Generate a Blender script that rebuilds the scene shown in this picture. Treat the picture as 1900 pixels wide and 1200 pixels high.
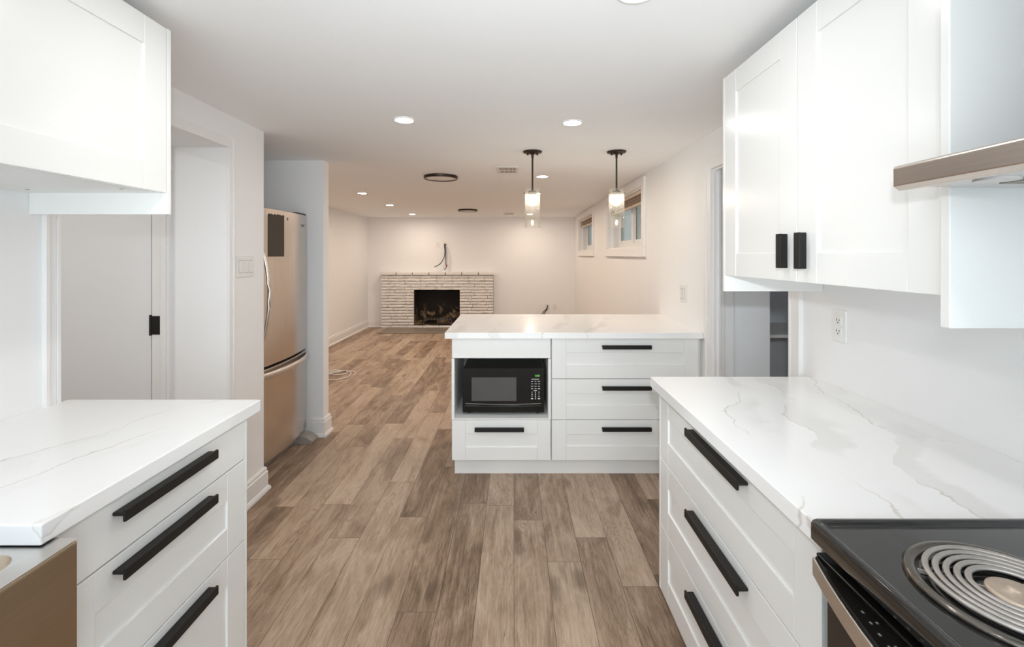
import bpy, bmesh, math, random
from mathutils import Vector, Matrix

S = bpy.context.scene
for o in list(bpy.data.objects):
    bpy.data.objects.remove(o, do_unlink=True)
COL = S.collection
random.seed(7)

# ---------------------------------------------------------------- camera
FPX = 844.0                     # focal length in pixels of the 1900 px wide frame
EYE = 1.393
cam_d = bpy.data.cameras.new('camera')
cam_d.sensor_fit = 'HORIZONTAL'
cam_d.sensor_width = 36.0
cam_d.lens = FPX / 1900 * 36.0
cam_d.shift_x = -3.0 / 1900
cam_d.shift_y = -127.0 / 1900
cam_d.clip_start = 0.02
cam = bpy.data.objects.new('camera', cam_d)
cam.location = (0, 0, EYE)
cam.rotation_euler = (math.pi / 2, 0, 0)
COL.objects.link(cam)
S.camera = cam

# ---------------------------------------------------------------- exposure / world / lights
S.view_settings.view_transform = 'Standard'
S.view_settings.look = 'None'
S.view_settings.gamma = 1.0
S.view_settings.use_curve_mapping = False
S.view_settings.exposure = 0.44
try:
    S.cycles.max_bounces = 14
    S.cycles.diffuse_bounces = 8
    S.cycles.transparent_max_bounces = 16
    S.cycles.sample_clamp_indirect = 6.0
    S.cycles.caustics_refractive = False
    S.cycles.caustics_reflective = False
    S.cycles.use_denoising = True
except Exception:
    pass

POT_WARM = (1.0, 0.84, 0.69)
POT_COOL = (1.0, 0.98, 0.97)
POT_STRENGTH = 295.0
POT_STRENGTH_KITCHEN = 55.0
WORLD = (0.83, 0.93, 1.0)
WORLD_STRENGTH = 2.65
FLASH_POWER = 62.0

w = bpy.data.worlds.new('daylight')
S.world = w
w.use_nodes = True
bg = w.node_tree.nodes['Background']
bg.inputs[0].default_value = (*WORLD, 1)
bg.inputs[1].default_value = WORLD_STRENGTH

# the photographer's flash, just above the lens
fl = bpy.data.lights.new('camera_flash', 'SPOT')
fl.spot_size = math.radians(100)
fl.spot_blend = 1.0
fl.energy = FLASH_POWER
fl.shadow_soft_size = 0.025
fl.color = (0.90, 0.96, 1.0)
flo = bpy.data.objects.new('camera_flash', fl)
flo.location = (0.0, -0.03, 1.56)
flo.rotation_euler = (math.pi / 2, 0, 0)
COL.objects.link(flo)

CEIL = 2.12
def ceiling_lamp(x, y, energy, color):
    """ceiling lamp out of the frame: near end of the kitchen, and one added in the side room"""
    l = bpy.data.lights.new('unseen_ceiling_lamp', 'AREA')
    l.shape = 'DISK'; l.size = 0.09; l.energy = energy; l.color = color
    ob = bpy.data.objects.new('unseen_ceiling_lamp', l)
    ob.location = (x, y, CEIL - 0.004)
    COL.objects.link(ob)
for (lx, ly) in ((-0.585, 1.22), (0.34, 0.05), (-0.585, 0.05)):
    ceiling_lamp(lx, ly, 2.0, POT_COOL)
# unseen lamp added in the small side room to brighten its open door
ceiling_lamp(-2.35, 1.25, 5.6, (1.0, .98, .95))

# ---------------------------------------------------------------- materials
class NT:
    def __init__(self, name):
        self.m = bpy.data.materials.new(name)
        self.m.use_nodes = True
        self.t = self.m.node_tree
        self.b = self.t.nodes['Principled BSDF']
    def n(self, typ, **kw):
        nd = self.t.nodes.new(typ)
        for k, v in kw.items():
            setattr(nd, k, v)
        return nd
    def put(self, sock, v):
        if hasattr(v, 'is_linked') or isinstance(v, bpy.types.NodeSocket):
            self.t.links.new(v, sock)
        else:
            sock.default_value = v
    def math(self, op, a, b=None, c=None, clamp=False):
        nd = self.n('ShaderNodeMath', operation=op, use_clamp=clamp)
        self.put(nd.inputs[0], a)
        if b is not None: self.put(nd.inputs[1], b)
        if c is not None: self.put(nd.inputs[2], c)
        return nd.outputs[0]
    def pos(self):
        return self.n('ShaderNodeNewGeometry').outputs['Position']
    def obj(self):
        return self.n('ShaderNodeTexCoord').outputs['Object']
    def sep(self, v):
        nd = self.n('ShaderNodeSeparateXYZ'); self.put(nd.inputs[0], v)
        return nd.outputs
    def comb(self, x, y, z):
        nd = self.n('ShaderNodeCombineXYZ')
        for i, v in enumerate((x, y, z)): self.put(nd.inputs[i], v)
        return nd.outputs[0]
    def vscale(self, v, s):
        nd = self.n('ShaderNodeVectorMath', operation='MULTIPLY'); self.put(nd.inputs[0], v); nd.inputs[1].default_value = s
        return nd.outputs[0]
    def vadd(self, v, s):
        nd = self.n('ShaderNodeVectorMath', operation='ADD'); self.put(nd.inputs[0], v); self.put(nd.inputs[1], s)
        return nd.outputs[0]
    def noise(self, v, scale, detail=4, rough=.5, dist=0, color=False):
        nd = self.n('ShaderNodeTexNoise'); self.put(nd.inputs['Vector'], v)
        nd.inputs['Scale'].default_value = scale; nd.inputs['Detail'].default_value = detail
        nd.inputs['Roughness'].default_value = rough; nd.inputs['Distortion'].default_value = dist
        return nd.outputs['Color' if color else 'Fac']
    def ramp(self, f, stops):
        nd = self.n('ShaderNodeValToRGB'); self.put(nd.inputs[0], f)
        e = nd.color_ramp.elements
        while len(e) < len(stops): e.new(0.5)
        for i, (p, c) in enumerate(stops):
            e[i].position = p; e[i].color = (*c, 1) if len(c) == 3 else c
        return nd.outputs[0]
    def mix(self, f, a, b, mode='MIX'):
        nd = self.n('ShaderNodeMix', data_type='RGBA', blend_type=mode)
        self.put(nd.inputs[0], f)
        self.put(nd.inputs[6], (*a, 1) if isinstance(a, tuple) else a)
        self.put(nd.inputs[7], (*b, 1) if isinstance(b, tuple) else b)
        return nd.outputs[2]
    def range(self, v, a, b, c=0., d=1., smooth=True):
        nd = self.n('ShaderNodeMapRange'); nd.clamp = True
        if smooth: nd.interpolation_type = 'SMOOTHSTEP'
        self.put(nd.inputs[0], v)
        for i, x in enumerate((a, b, c, d)): nd.inputs[i + 1].default_value = x
        return nd.outputs[0]
    def bump(self, h, strength=.2, dist=.002):
        nd = self.n('ShaderNodeBump'); nd.inputs['Strength'].default_value = strength; nd.inputs['Distance'].default_value = dist
        self.put(nd.inputs['Height'], h)
        self.t.links.new(nd.outputs[0], self.b.inputs['Normal'])

def simple(name, col, rough=.5, metal=0., spec=.5, mottling=0.03, scale=6., bump=0., bscale=150., coat=0.):
    k = NT(name)
    v = k.pos()
    f = k.noise(v, scale, 3)
    a = tuple(max(0, c * (1 - mottling)) for c in col); b = tuple(min(1, c * (1 + mottling)) for c in col)
    k.put(k.b.inputs['Base Color'], k.mix(f, a, b))
    k.b.inputs['Roughness'].default_value = rough
    k.b.inputs['Metallic'].default_value = metal
    k.b.inputs['Specular IOR Level'].default_value = spec
    k.b.inputs['Coat Weight'].default_value = coat
    if bump: k.bump(k.noise(v, bscale, 2), bump, .001)
    return k.m

def emit(name, col, strength, base=(.8, .8, .8)):
    k = NT(name)
    k.b.inputs['Base Color'].default_value = (*base, 1)
    k.b.inputs['Emission Color'].default_value = (*col, 1)
    k.b.inputs['Emission Strength'].default_value = strength
    return k.m

M = {}
M['wall'] = simple('wall_paint', (.845, .845, .845), .55, mottling=.01, bump=.06, bscale=260)
M['ceiling'] = simple('ceiling_paint', (.895, .90, .905), .7, mottling=.01, bump=.05, bscale=200)
M['trim'] = simple('trim_paint', (.82, .81, .80), .32, mottling=.01)
M['door'] = simple('door_paint', (.80, .805, .805), .4, mottling=.01)
M['greydoor'] = simple('grey_board_paint', (.86, .885, .91), .5, mottling=.02)
M['closet'] = simple('closet_paint', (.74, .77, .81), .6, mottling=.02)
M['cab'] = simple('cabinet_lacquer', (.82, .82, .80), .22, mottling=.006, spec=.5)
M['carcass'] = simple('cabinet_melamine', (.80, .80, .785), .4, mottling=.008)
M['black'] = simple('black_metal', (.010, .009, .008), .5, spec=.3, mottling=.1)
M['bronze'] = simple('dark_bronze', (.045, .032, .024), .38, metal=.7, mottling=.15)
M['plastic'] = simple('white_plastic', (.80, .79, .77), .3, mottling=.01)
M['slot'] = simple('dark_slot', (.05, .045, .04), .6)
M['mwblack'] = simple('gloss_black_plastic', (.010, .009, .008), .16, mottling=.1, spec=.25)
M['enamel'] = simple('black_enamel', (.016, .016, .015), .09, mottling=.1, coat=.5)
M['ovenglass'] = simple('dark_oven_glass', (.018, .014, .012), .12, mottling=.1)
M['mwglass'] = simple('microwave_window', (.085, .083, .080), .10, mottling=.1)
M['keys'] = simple('key_print', (.62, .62, .64), .5)
M['green'] = emit('green_digits', (.25, 1., .12), .32, (.02, .1, .01))
M['brick'] = simple('painted_brick', (.79, .765, .74), .6, mottling=.05, scale=25, bump=.6, bscale=45)
M['slatwood'] = simple('blind_wood', (.38, .25, .15), .5, mottling=.35, scale=40)
M['slatpale'] = simple('blind_pale', (.66, .56, .46), .55, mottling=.2, scale=40)
M['cable_black'] = simple('black_cable', (.02, .02, .022), .4)
M['cable_white'] = simple('white_cable', (.78, .76, .74), .4)
M['red'] = simple('red_tag', (.5, .05, .04), .5)
M['iron'] = simple('grate_iron', (.11, .095, .08), .6, mottling=.3, scale=50)
M['rubber'] = simple('grey_plastic', (.30, .28, .25), .5)
M['decal'] = simple('dark_sticker', (.045, .034, .025), .6, mottling=.15, scale=14)
M['etched'] = simple('etched_mark', (.16, .13, .11), .5)
M['chrome'] = simple('dark_drip_pan', (.17, .155, .135), .13, metal=.85, mottling=.05)
M['mark'] = simple('dim_print', (.20, .20, .21), .5)
M['coil'] = simple('coil_metal', (.46, .43, .40), .42, metal=.7, mottling=.2, scale=60)
M['medallion'] = simple('burner_cap', (.55, .45, .36), .42, metal=.6, mottling=.2, scale=40)
M['hearth'] = simple('hearth_slab', (.25, .205, .165), .5, mottling=.22, scale=5, bump=.3, bscale=30)
M['ring_diffuser'] = simple('opal_diffuser', (.78, .75, .72), .4)
M['pot_warm'] = emit('warm_lamp_glow', POT_WARM, POT_STRENGTH)
M['pot_cool'] = emit('kitchen_lamp_glow', POT_COOL, POT_STRENGTH_KITCHEN)
M['bulb'] = emit('bulb_glow', (1., .90, .74), 60.)
M['vent'] = simple('vent_enamel', (.74, .71, .68), .45)

def steel(name, col, rough, axis=2, streak=.10):
    k = NT(name)
    v = k.pos()
    sc = [90., 90., 90.]; sc[axis] = 1.2
    f = k.noise(k.vscale(v, tuple(sc)), 3., 4)
    g = k.noise(k.vscale(v, tuple(.25 * q for q in sc)), 2.2, 3)
    a = tuple(c * (1 - streak) for c in col); b = tuple(min(1, c * (1 + streak)) for c in col)
    k.put(k.b.inputs['Base Color'], k.mix(f, a, b))
    k.b.inputs['Metallic'].default_value = 1.
    k.put(k.b.inputs['Roughness'], k.range(g, .2, .8, rough * .92, rough * 1.1))
    k.bump(f, .03, .0004)
    return k.m
M['steel'] = steel('brushed_steel', (.63, .57, .515), .25)
M['steel_light'] = steel('brushed_steel_light', (.72, .69, .66), .30, 1)
M['sink_steel'] = steel('sink_steel', (.56, .50, .43), .33, 1)
M['sink_side'] = steel('sink_apron_steel', (.42, .33, .235), .36, 1)
M['hood_steel'] = steel('hood_steel', (.60, .54, .49), .26, 1)

def make_glass():
    k = NT('clear_glass')
    t = k.t
    out = [n for n in t.nodes if n.type == 'OUTPUT_MATERIAL'][0]
    tr = k.n('ShaderNodeBsdfTransparent'); tr.inputs[0].default_value = (.985, .985, .975, 1)
    gl = k.n('ShaderNodeBsdfGlossy'); gl.inputs['Roughness'].default_value = .03
    fr = k.n('ShaderNodeLayerWeight'); fr.inputs[0].default_value = .30
    f = k.math('MULTIPLY_ADD', k.math('POWER', fr.outputs['Facing'], 2.), .5, .03, clamp=True)
    tl = k.n('ShaderNodeBsdfTranslucent'); tl.inputs[0].default_value = (.95, .93, .88, 1)
    hz = k.n('ShaderNodeMixShader'); hz.inputs[0].default_value = .045
    k.put(hz.inputs[1], tr.outputs[0]); k.put(hz.inputs[2], tl.outputs[0])
    mx = k.n('ShaderNodeMixShader')
    k.put(mx.inputs[0], f); k.put(mx.inputs[1], hz.outputs[0]); k.put(mx.inputs[2], gl.outputs[0])
    t.links.new(mx.outputs[0], out.inputs[0])
    t.nodes.remove(k.b)
    return k.m
M['glass'] = make_glass()

def make_pane(name, tint):
    k = NT(name)
    t = k.t
    out = [n for n in t.nodes if n.type == 'OUTPUT_MATERIAL'][0]
    tr = k.n('ShaderNodeBsdfTransparent'); tr.inputs[0].default_value = (*tint, 1)
    gl = k.n('ShaderNodeBsdfGlossy'); gl.inputs['Roughness'].default_value = .02
    fr = k.n('ShaderNodeLayerWeight'); fr.inputs[0].default_value = .5
    mx = k.n('ShaderNodeMixShader')
    k.put(mx.inputs[0], k.math('MULTIPLY_ADD', k.math('POWER', fr.outputs['Facing'], 5.), .7, .03, clamp=True))
    k.put(mx.inputs[1], tr.outputs[0]); k.put(mx.inputs[2], gl.outputs[0])
    t.links.new(mx.outputs[0], out.inputs[0])
    t.nodes.remove(k.b)
    return k.m
M['pane'] = make_pane('window_glass', (.385, .395, .375))
M['screen'] = make_pane('screened_glass', (.32, .315, .29))

def make_quartz():
    k = NT('veined_quartz')
    p = k.pos()
    x, y, z = k.sep(p)
    n1 = k.noise(p, 2.3, 2, .5); n2 = k.noise(p, 9., 4, .6)
    w = k.math('ADD', k.math('MULTIPLY', k.math('SUBTRACT', n1, .5), .30), k.math('MULTIPLY', k.math('SUBTRACT', n2, .5), .085))
    u = k.math('ADD', k.math('MULTIPLY_ADD', y, -.33, x), k.math('ADD', w, k.math('MULTIPLY', z, .25)))
    wide = k.math('MULTIPLY_ADD', k.noise(p, 5., 3), .20, -.015)
    dist = None; halo = None
    for ui in (.47, .62, .80, -1.14, -1.28, -.22, -.55, -.87, 1.02):
        t = k.math('SUBTRACT', u, ui)
        d = k.math('ABSOLUTE', t)
        h = k.math('MULTIPLY', k.math('GREATER_THAN', t, 0.), k.math('SUBTRACT', 1., k.math('DIVIDE', t, wide), clamp=True), clamp=True)
        dist = d if dist is None else k.math('MINIMUM', dist, d)
        halo = h if halo is None else k.math('MAXIMUM', halo, h)
    gate = k.range(k.noise(p, 3.1, 3), .40, .58)
    gate2 = k.range(k.noise(k.vadd(p, (4.3, 1.1, 0.)), 2.2, 2), .42, .60)
    line = k.range(dist, .0006, .0042, 1., 0.)
    # a second, finer set crossing at another slant
    n3 = k.noise(k.vadd(p, (9.1, 3.7, 0.)), 4., 4, .6)
    q = k.math('ADD', k.math('MULTIPLY_ADD', y, .55, x), k.math('MULTIPLY', n3, .5))
    fine = k.math('ABSOLUTE', k.math('SUBTRACT', k.math('FRACT', k.math('MULTIPLY', q, 2.3)), .5))
    fine = k.math('MULTIPLY', k.range(fine, .001, .008, 1., 0.), k.range(k.noise(p, 4.1, 2), .54, .66))
    c = k.mix(k.math('MULTIPLY', k.range(halo, 0., .40), k.math('MULTIPLY', gate2, .60)), (.885, .882, .875), (.73, .72, .70))
    c = k.mix(k.math('MULTIPLY', k.math('MULTIPLY', line, gate), .55), c, (.55, .49, .42))
    c = k.mix(k.math('MULTIPLY', fine, .30), c, (.62, .60, .57))
    k.put(k.b.inputs['Base Color'], c)
    k.b.inputs['Roughness'].default_value = .16
    k.b.inputs['Specular IOR Level'].default_value = .45
    return k.m
M['quartz'] = make_quartz()

def make_floor():
    k = NT('vinyl_plank')
    x, y, z = k.sep(k.pos())
    PW, PL = .152, 1.22
    u = k.math('DIVIDE', k.math('ADD', x, 10.03), PW)
    row = k.math('FLOOR', u); fx = k.math('FRACT', u)
    wn = k.n('ShaderNodeTexWhiteNoise', noise_dimensions='1D'); k.put(wn.inputs['W'], row)
    vv = k.math('ADD', k.math('DIVIDE', k.math('ADD', y, 20.), PL), k.math('MULTIPLY', wn.outputs['Value'], 11.3))
    col = k.math('FLOOR', vv); fy = k.math('FRACT', vv)
    idn = k.n('ShaderNodeTexWhiteNoise', noise_dimensions='2D'); k.put(idn.inputs['Vector'], k.comb(row, col, 0.))
    rid = idn.outputs['Value']
    rc = k.sep(idn.outputs['Color'])
    # grain coordinates, shifted per plank
    gx = k.math('ADD', x, k.math('MULTIPLY', rc[0], 40.)); gy = k.math('ADD', y, k.math('MULTIPLY', rc[1], 60.))
    broad = k.noise(k.comb(k.math('MULTIPLY', gx, 8.), k.math('MULTIPLY', gy, 1.9), rid), 1.25, 5, .62, 1.0)
    streak = k.noise(k.comb(k.math('MULTIPLY', gx, 60.), k.math('MULTIPLY', gy, 2.2), rid), 1., 5, .65, .8)
    fine = k.noise(k.comb(k.math('MULTIPLY', gx, 190.), k.math('MULTIPLY', gy, 14.), rid), 1., 4, .65, .6)
    # cathedral rings: distance field bent by noise
    bend = k.noise(k.comb(k.math('MULTIPLY', gx, 4.), k.math('MULTIPLY', gy, .9), rid), 1.6, 3, .5)
    rings = k.math('SINE', k.math('MULTIPLY', bend, 150.))
    rings = k.range(rings, .2, 1.)
    ringgate = k.range(k.noise(k.comb(k.math('MULTIPLY', gx, 5.), k.math('MULTIPLY', gy, 1.5), rc[2]), 1.2, 2), .52, .68)
    # cracks / dark short streaks
    cr = k.noise(k.comb(k.math('MULTIPLY', gx, 34.), k.math('MULTIPLY', gy, 3.2), rc[2]), 1.4, 6, .7, 1.5)
    crack = k.range(cr, .635, .70)
    kn = k.n('ShaderNodeTexVoronoi', feature='F1'); k.put(kn.inputs['Vector'], k.comb(k.math('MULTIPLY', gx, 6.5), k.math('MULTIPLY', gy, 2.6), rid)); kn.inputs['Scale'].default_value = .8
    kd = k.math('ADD', kn.outputs['Distance'], k.math('MULTIPLY', k.math('SUBTRACT', streak, .5), .22))
    knot = k.range(kd, .05, .20, 1., 0.)
    tone = k.math('ADD', k.math('MULTIPLY', rid, .40), k.math('MULTIPLY', broad, 1.02))
    tone = k.math('ADD', k.math('SUBTRACT', tone, .15), k.math('MULTIPLY', k.math('SUBTRACT', streak, .5), .52))
    tone = k.math('ADD', tone, k.math('MULTIPLY', k.math('SUBTRACT', fine, .5), .62))
    c = k.ramp(tone, [(.14, (.115, .070, .042)), (.38, (.240, .160, .106)), (.56, (.365, .260, .182)), (.76, (.485, .364, .268)), (.98, (.58, .455, .35))])
    c = k.mix(k.math('MULTIPLY', k.math('MULTIPLY', rings, ringgate), .30), c, (.13, .085, .058))
    c = k.mix(k.math('MULTIPLY', crack, .70), c, (.075, .045, .03))
    c = k.mix(k.math('MULTIPLY', knot, .55), c, (.10, .062, .04))
    ex = k.math('MULTIPLY', k.math('MINIMUM', fx, k.math('SUBTRACT', 1., fx)), PW)
    ey = k.math('MULTIPLY', k.math('MINIMUM', fy, k.math('SUBTRACT', 1., fy)), PL)
    seam = k.range(k.math('MINIMUM', ex, ey), .0004, .0022, 1., 0.)
    c = k.mix(k.math('MULTIPLY', seam, .7), c, (.07, .045, .032))
    k.put(k.b.inputs['Base Color'], c)
    k.put(k.b.inputs['Roughness'], k.range(streak, .3, .7, .34, .5))
    k.b.inputs['Specular IOR Level'].default_value = .28
    h = k.math('SUBTRACT', k.math('ADD', k.math('MULTIPLY', streak, .6), k.math('MULTIPLY', fine, .4)), seam)
    k.bump(h, .22, .0012)
    return k.m
M['floor'] = make_floor()

def make_soot():
    k = NT('sooty_firebrick')
    v = k.pos()
    x, y, z = k.sep(v)
    n = k.noise(v, 5.5, 5, .6, .6)
    n2 = k.noise(v, 16., 5, .7, .4)
    low = k.range(z, .16, .50, 1., 0.)
    f = k.math('MULTIPLY', k.range(n, .49, .64), low)
    f = k.math('MULTIPLY', f, k.range(n2, .3, .7, .35, 1.))
    c = k.mix(f, (.016, .012, .010), (.52, .35, .20))
    k.put(k.b.inputs['Base Color'], c)
    k.b.inputs['Roughness'].default_value = .85
    return k.m
M['soot'] = make_soot()

# ---------------------------------------------------------------- mesh building
WORLD_LOC = {}
class MB:
    def __init__(self):
        self.bm = bmesh.new(); self.X = Matrix.Identity(4); self.mi = 0
    def v(self, p): return self.bm.verts.new(self.X @ Vector(p))
    def f(self, vs, smooth=False):
        try:
            fc = self.bm.faces.new(vs); fc.smooth = smooth; fc.material_index = self.mi
            return fc
        except ValueError:
            return None
    def box(self, x0, x1, y0, y1, z0, z1):
        x0, x1 = min(x0, x1), max(x0, x1); y0, y1 = min(y0, y1), max(y0, y1); z0, z1 = min(z0, z1), max(z0, z1)
        p = [self.v(c) for c in ((x0, y0, z0), (x1, y0, z0), (x1, y1, z0), (x0, y1, z0), (x0, y0, z1), (x1, y0, z1), (x1, y1, z1), (x0, y1, z1))]
        for q in ((3, 2, 1, 0), (4, 5, 6, 7), (0, 1, 5, 4), (1, 2, 6, 5), (2, 3, 7, 6), (3, 0, 4, 7)):
            self.f([p[i] for i in q])
        return self
    def prism(self, pts, axis, a, b, smooth=False):
        """extrude a 2-D polygon along axis from a to b; pts given in the other two axes, in x<y<z order"""
        def P(u, t):
            return {'x': (t, u[0], u[1]), 'y': (u[0], t, u[1]), 'z': (u[0], u[1], t)}[axis]
        A = [self.v(P(u, a)) for u in pts]; B = [self.v(P(u, b)) for u in pts]
        n = len(pts)
        for i in range(n):
            j = (i + 1) % n
            self.f([A[i], A[j], B[j], B[i]], smooth)
        A2 = [self.v(P(u, a)) for u in pts] if smooth else A
        B2 = [self.v(P(u, b)) for u in pts] if smooth else B
        self.f(A2[::-1]); self.f(B2)
        return self
    def lathe(self, prof, c, segs=32, axis='z', closed=False):
        """rings of (r, h) around axis through c"""
        rings = []
        for r, h in prof:
            ring = []
            for i in range(segs):
                t = 2 * math.pi * i / segs
                a, b = r * math.cos(t), r * math.sin(t)
                p = {'z': (a, b, h), 'x': (h, a, b), 'y': (a, h, b)}[axis]
                ring.append(self.v(Vector(c) + Vector(p)))
            rings.append(ring)
        n = len(rings)
        for k in range(n if closed else n - 1):
            A, B = rings[k], rings[(k + 1) % n]
            for i in range(segs):
                j = (i + 1) % segs
                self.f([A[i], A[j], B[j], B[i]], True)
        return rings
    def cyl(self, c, r, h0, h1, segs=28, axis='z'):
        c = Vector(c)
        R = self.lathe([(r, h0), (r, h1)], c, segs, axis)
        for h, rev in ((h0, True), (h1, False)):
            ring = []
            for i in range(segs):
                t = 2 * math.pi * i / segs
                a, b = r * math.cos(t), r * math.sin(t)
                ring.append(self.v(c + Vector({'z': (a, b, h), 'x': (h, a, b), 'y': (a, h, b)}[axis])))
            self.f(ring[::-1] if rev else ring)
        return self
    def disc(self, c, r, segs=32, up=False):
        ring = [self.v(Vector(c) + Vector((r * math.cos(2 * math.pi * i / segs), r * math.sin(2 * math.pi * i / segs), 0))) for i in range(segs)]
        self.f(ring if up else ring[::-1])
        return self
    def tube(self, pts, r, segs=8, sx=1., sy=1., smooth_path=0, closed=False):
        pts = [Vector(p) for p in pts]
        if smooth_path:
            out = []
            n = len(pts)
            for i in range(n - 1):
                p0, p1, p2, p3 = pts[max(i - 1, 0)], pts[i], pts[i + 1], pts[min(i + 2, n - 1)]
                for s in range(smooth_path):
                    t = s / smooth_path
                    out.append(.5 * ((2 * p1) + (p2 - p0) * t + (2 * p0 - 5 * p1 + 4 * p2 - p3) * t * t + (3 * p1 - p0 - 3 * p2 + p3) * t ** 3))
            out.append(pts[-1]); pts = out
        up = Vector((0, 0, 1)); rings = []
        for i, p in enumerate(pts):
            d = (pts[min(i + 1, len(pts) - 1)] - pts[max(i - 1, 0)]).normalized()
            a = d.cross(up)
            if a.length < .05: a = d.cross(Vector((0, 1, 0)))
            a.normalize(); b = a.cross(d).normalized()
            rings.append([self.v(p + a * (r * sx * math.cos(2 * math.pi * k / segs)) + b * (r * sy * math.sin(2 * math.pi * k / segs))) for k in range(segs)])
        for A, B in zip(rings, rings[1:]):
            for i in range(segs):
                j = (i + 1) % segs
                self.f([A[i], A[j], B[j], B[i]], True)
        self.f(rings[0][::-1]); self.f(rings[-1])
        return self
    def build(self, name, mat, parent=None, bevel=0., segs=2, mats=None):
        off = WORLD_LOC.get(parent.name, Vector((0, 0, 0))) if parent else Vector((0, 0, 0))
        bm = self.bm
        bmesh.ops.recalc_face_normals(bm, faces=bm.faces[:])
        if off.length: bmesh.ops.translate(bm, verts=bm.verts[:], vec=-off)
        me = bpy.data.meshes.new(name)
        bm.to_mesh(me); bm.free()
        for m in (mats or [mat]): me.materials.append(m)
        ob = bpy.data.objects.new(name, me)
        COL.objects.link(ob)
        if parent: ob.parent = parent
        WORLD_LOC[ob.name] = off
        if bevel:
            b = ob.modifiers.new('edge', 'BEVEL'); b.width = bevel; b.segments = segs; b.limit_method = 'ANGLE'; b.angle_limit = math.radians(40)
        return ob

def thing(name, label, cat, loc, group=None):
    o = bpy.data.objects.new(name, None)
    o.empty_display_size = .05
    COL.objects.link(o); o.location = loc
    WORLD_LOC[o.name] = Vector(loc)
    o['label'] = label; o['category'] = cat
    if group: o['group'] = group
    return o
def tag(o, label, cat, group=None):
    o['label'] = label; o['category'] = cat
    if group: o['group'] = group
    return o
def struct(o, label=None, cat=None):
    o['kind'] = 'structure'
    if label: o['label'] = label
    if cat: o['category'] = cat
    return o
def dup(root, loc, label):
    r = root.copy(); COL.objects.link(r); r.location = loc; r['label'] = label
    for ch in list(root.children):
        c = ch.copy(); COL.objects.link(c); c.parent = r
        for g in list(ch.children):
            d = g.copy(); COL.objects.link(d); d.parent = c
    return r

def text_mesh(txt, size, name, mat, parent, at, right, up, bold=0.):
    cu = bpy.data.curves.new('t', 'FONT'); cu.body = txt; cu.size = size; cu.align_x = 'CENTER'; cu.align_y = 'CENTER'; cu.extrude = .0004; cu.offset = bold
    to = bpy.data.objects.new('t', cu)
    me = bpy.data.meshes.new_from_object(to)
    bpy.data.objects.remove(to); bpy.data.curves.remove(cu)
    R, U = Vector(right), Vector(up); N = R.cross(U)
    off = WORLD_LOC.get(parent.name, Vector((0, 0, 0)))
    A = Vector(at) - off
    for vx in me.vertices:
        c = vx.co.copy(); vx.co = A + R * c.x + U * c.y + N * c.z
    me.materials.clear(); me.materials.append(mat); me.name = name
    ob = bpy.data.objects.new(name, me); COL.objects.link(ob); ob.parent = parent
    WORLD_LOC[ob.name] = off
    return ob

# ---------------------------------------------------------------- room shell
XL, XR = -1.478, 1.178          # kitchen side walls
BACK = 8.80
LIV = -2.82                     # left wall of the far room
REAR = -1.4
def S_(name, boxes, mat, label=None, bevel=0.):
    m = MB()
    for b in boxes: m.box(*b)
    return struct(m.build(name, M[mat], None, bevel), label)

S_('floor', [(-3.1, 2.3, REAR, 3.5, -.08, 0), (-3.1, XR + .2, 3.5, 9.3, -.08, 0)], 'floor')
S_('ceiling', [(-3.1, 2.3, REAR, 3.5, CEIL, CEIL + .1), (-3.1, XR + .2, 3.5, 9.3, CEIL, CEIL + .1)], 'ceiling')
S_('wall_back', [(-3.1, -1.92, BACK, BACK + .2, 0, CEIL), (-1.0, XR + .2, BACK, BACK + .2, 0, CEIL), (-1.92, -1.0, BACK, BACK + .2, .765, CEIL), (-1.92, -1.0, BACK, BACK + .2, 0, .04)], 'wall')
S_('wall_left', [(LIV - .12, LIV, 3.6, BACK, 0, CEIL)], 'wall')
D1A, D1B = 1.473, 2.344         # opening in the kitchen's left wall
S_('wall_kitchen_left', [(XL - .32, XL, REAR, D1A, 0, CEIL), (XL - .32, XL, D1A, D1B, 1.948, CEIL), (-1.86, XL, D1B, 2.691, 0, CEIL), (-2.95, -1.86, 2.43, 2.691, 0, CEIL)], 'wall')
S_('wall_alcove', [(-2.42, -2.34, 2.691, 3.50, 0, CEIL)], 'wall')
S_('wall_stub', [(LIV - .12, -1.464, 3.50, 3.60, 0, CEIL)], 'wall')
S_('wall_side_room', [(-3.05, -2.95, .3, 2.691, 0, CEIL), (-3.05, XL - .32, .2, .3, 0, CEIL)], 'wall')
D2A, D2B, D2H = 1.923, 2.684, 1.90
WINS = [(4.13, 5.67), (6.72, 8.15)]
WZ0, WZ1 = 1.465, 2.02
rw = [(XR, XR + .12, REAR, D2A, 0, CEIL), (XR, XR + .12, D2A, D2B, D2H, CEIL), (XR, XR + .12, D2B, 3.5, 0, CEIL), (XR, XR + .2, 3.5, WINS[0][0], 0, CEIL),
      (XR, XR + .2, WINS[0][1], WINS[1][0], 0, CEIL), (XR, XR + .2, WINS[1][1], BACK, 0, CEIL)]
for a, b in WINS:
    rw += [(XR, XR + .2, a, b, 0, WZ0), (XR, XR + .2, a, b, WZ1, CEIL)]
S_('wall_right', rw, 'wall')
S_('wall_closet', [(2.1, 2.2, 1.7, 3.5, 0, CEIL), (XR + .12, 2.2, 1.7, 1.8, 0, CEIL), (XR + .12, 2.2, 3.42, 3.5, 0, CEIL)], 'closet')

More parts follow.
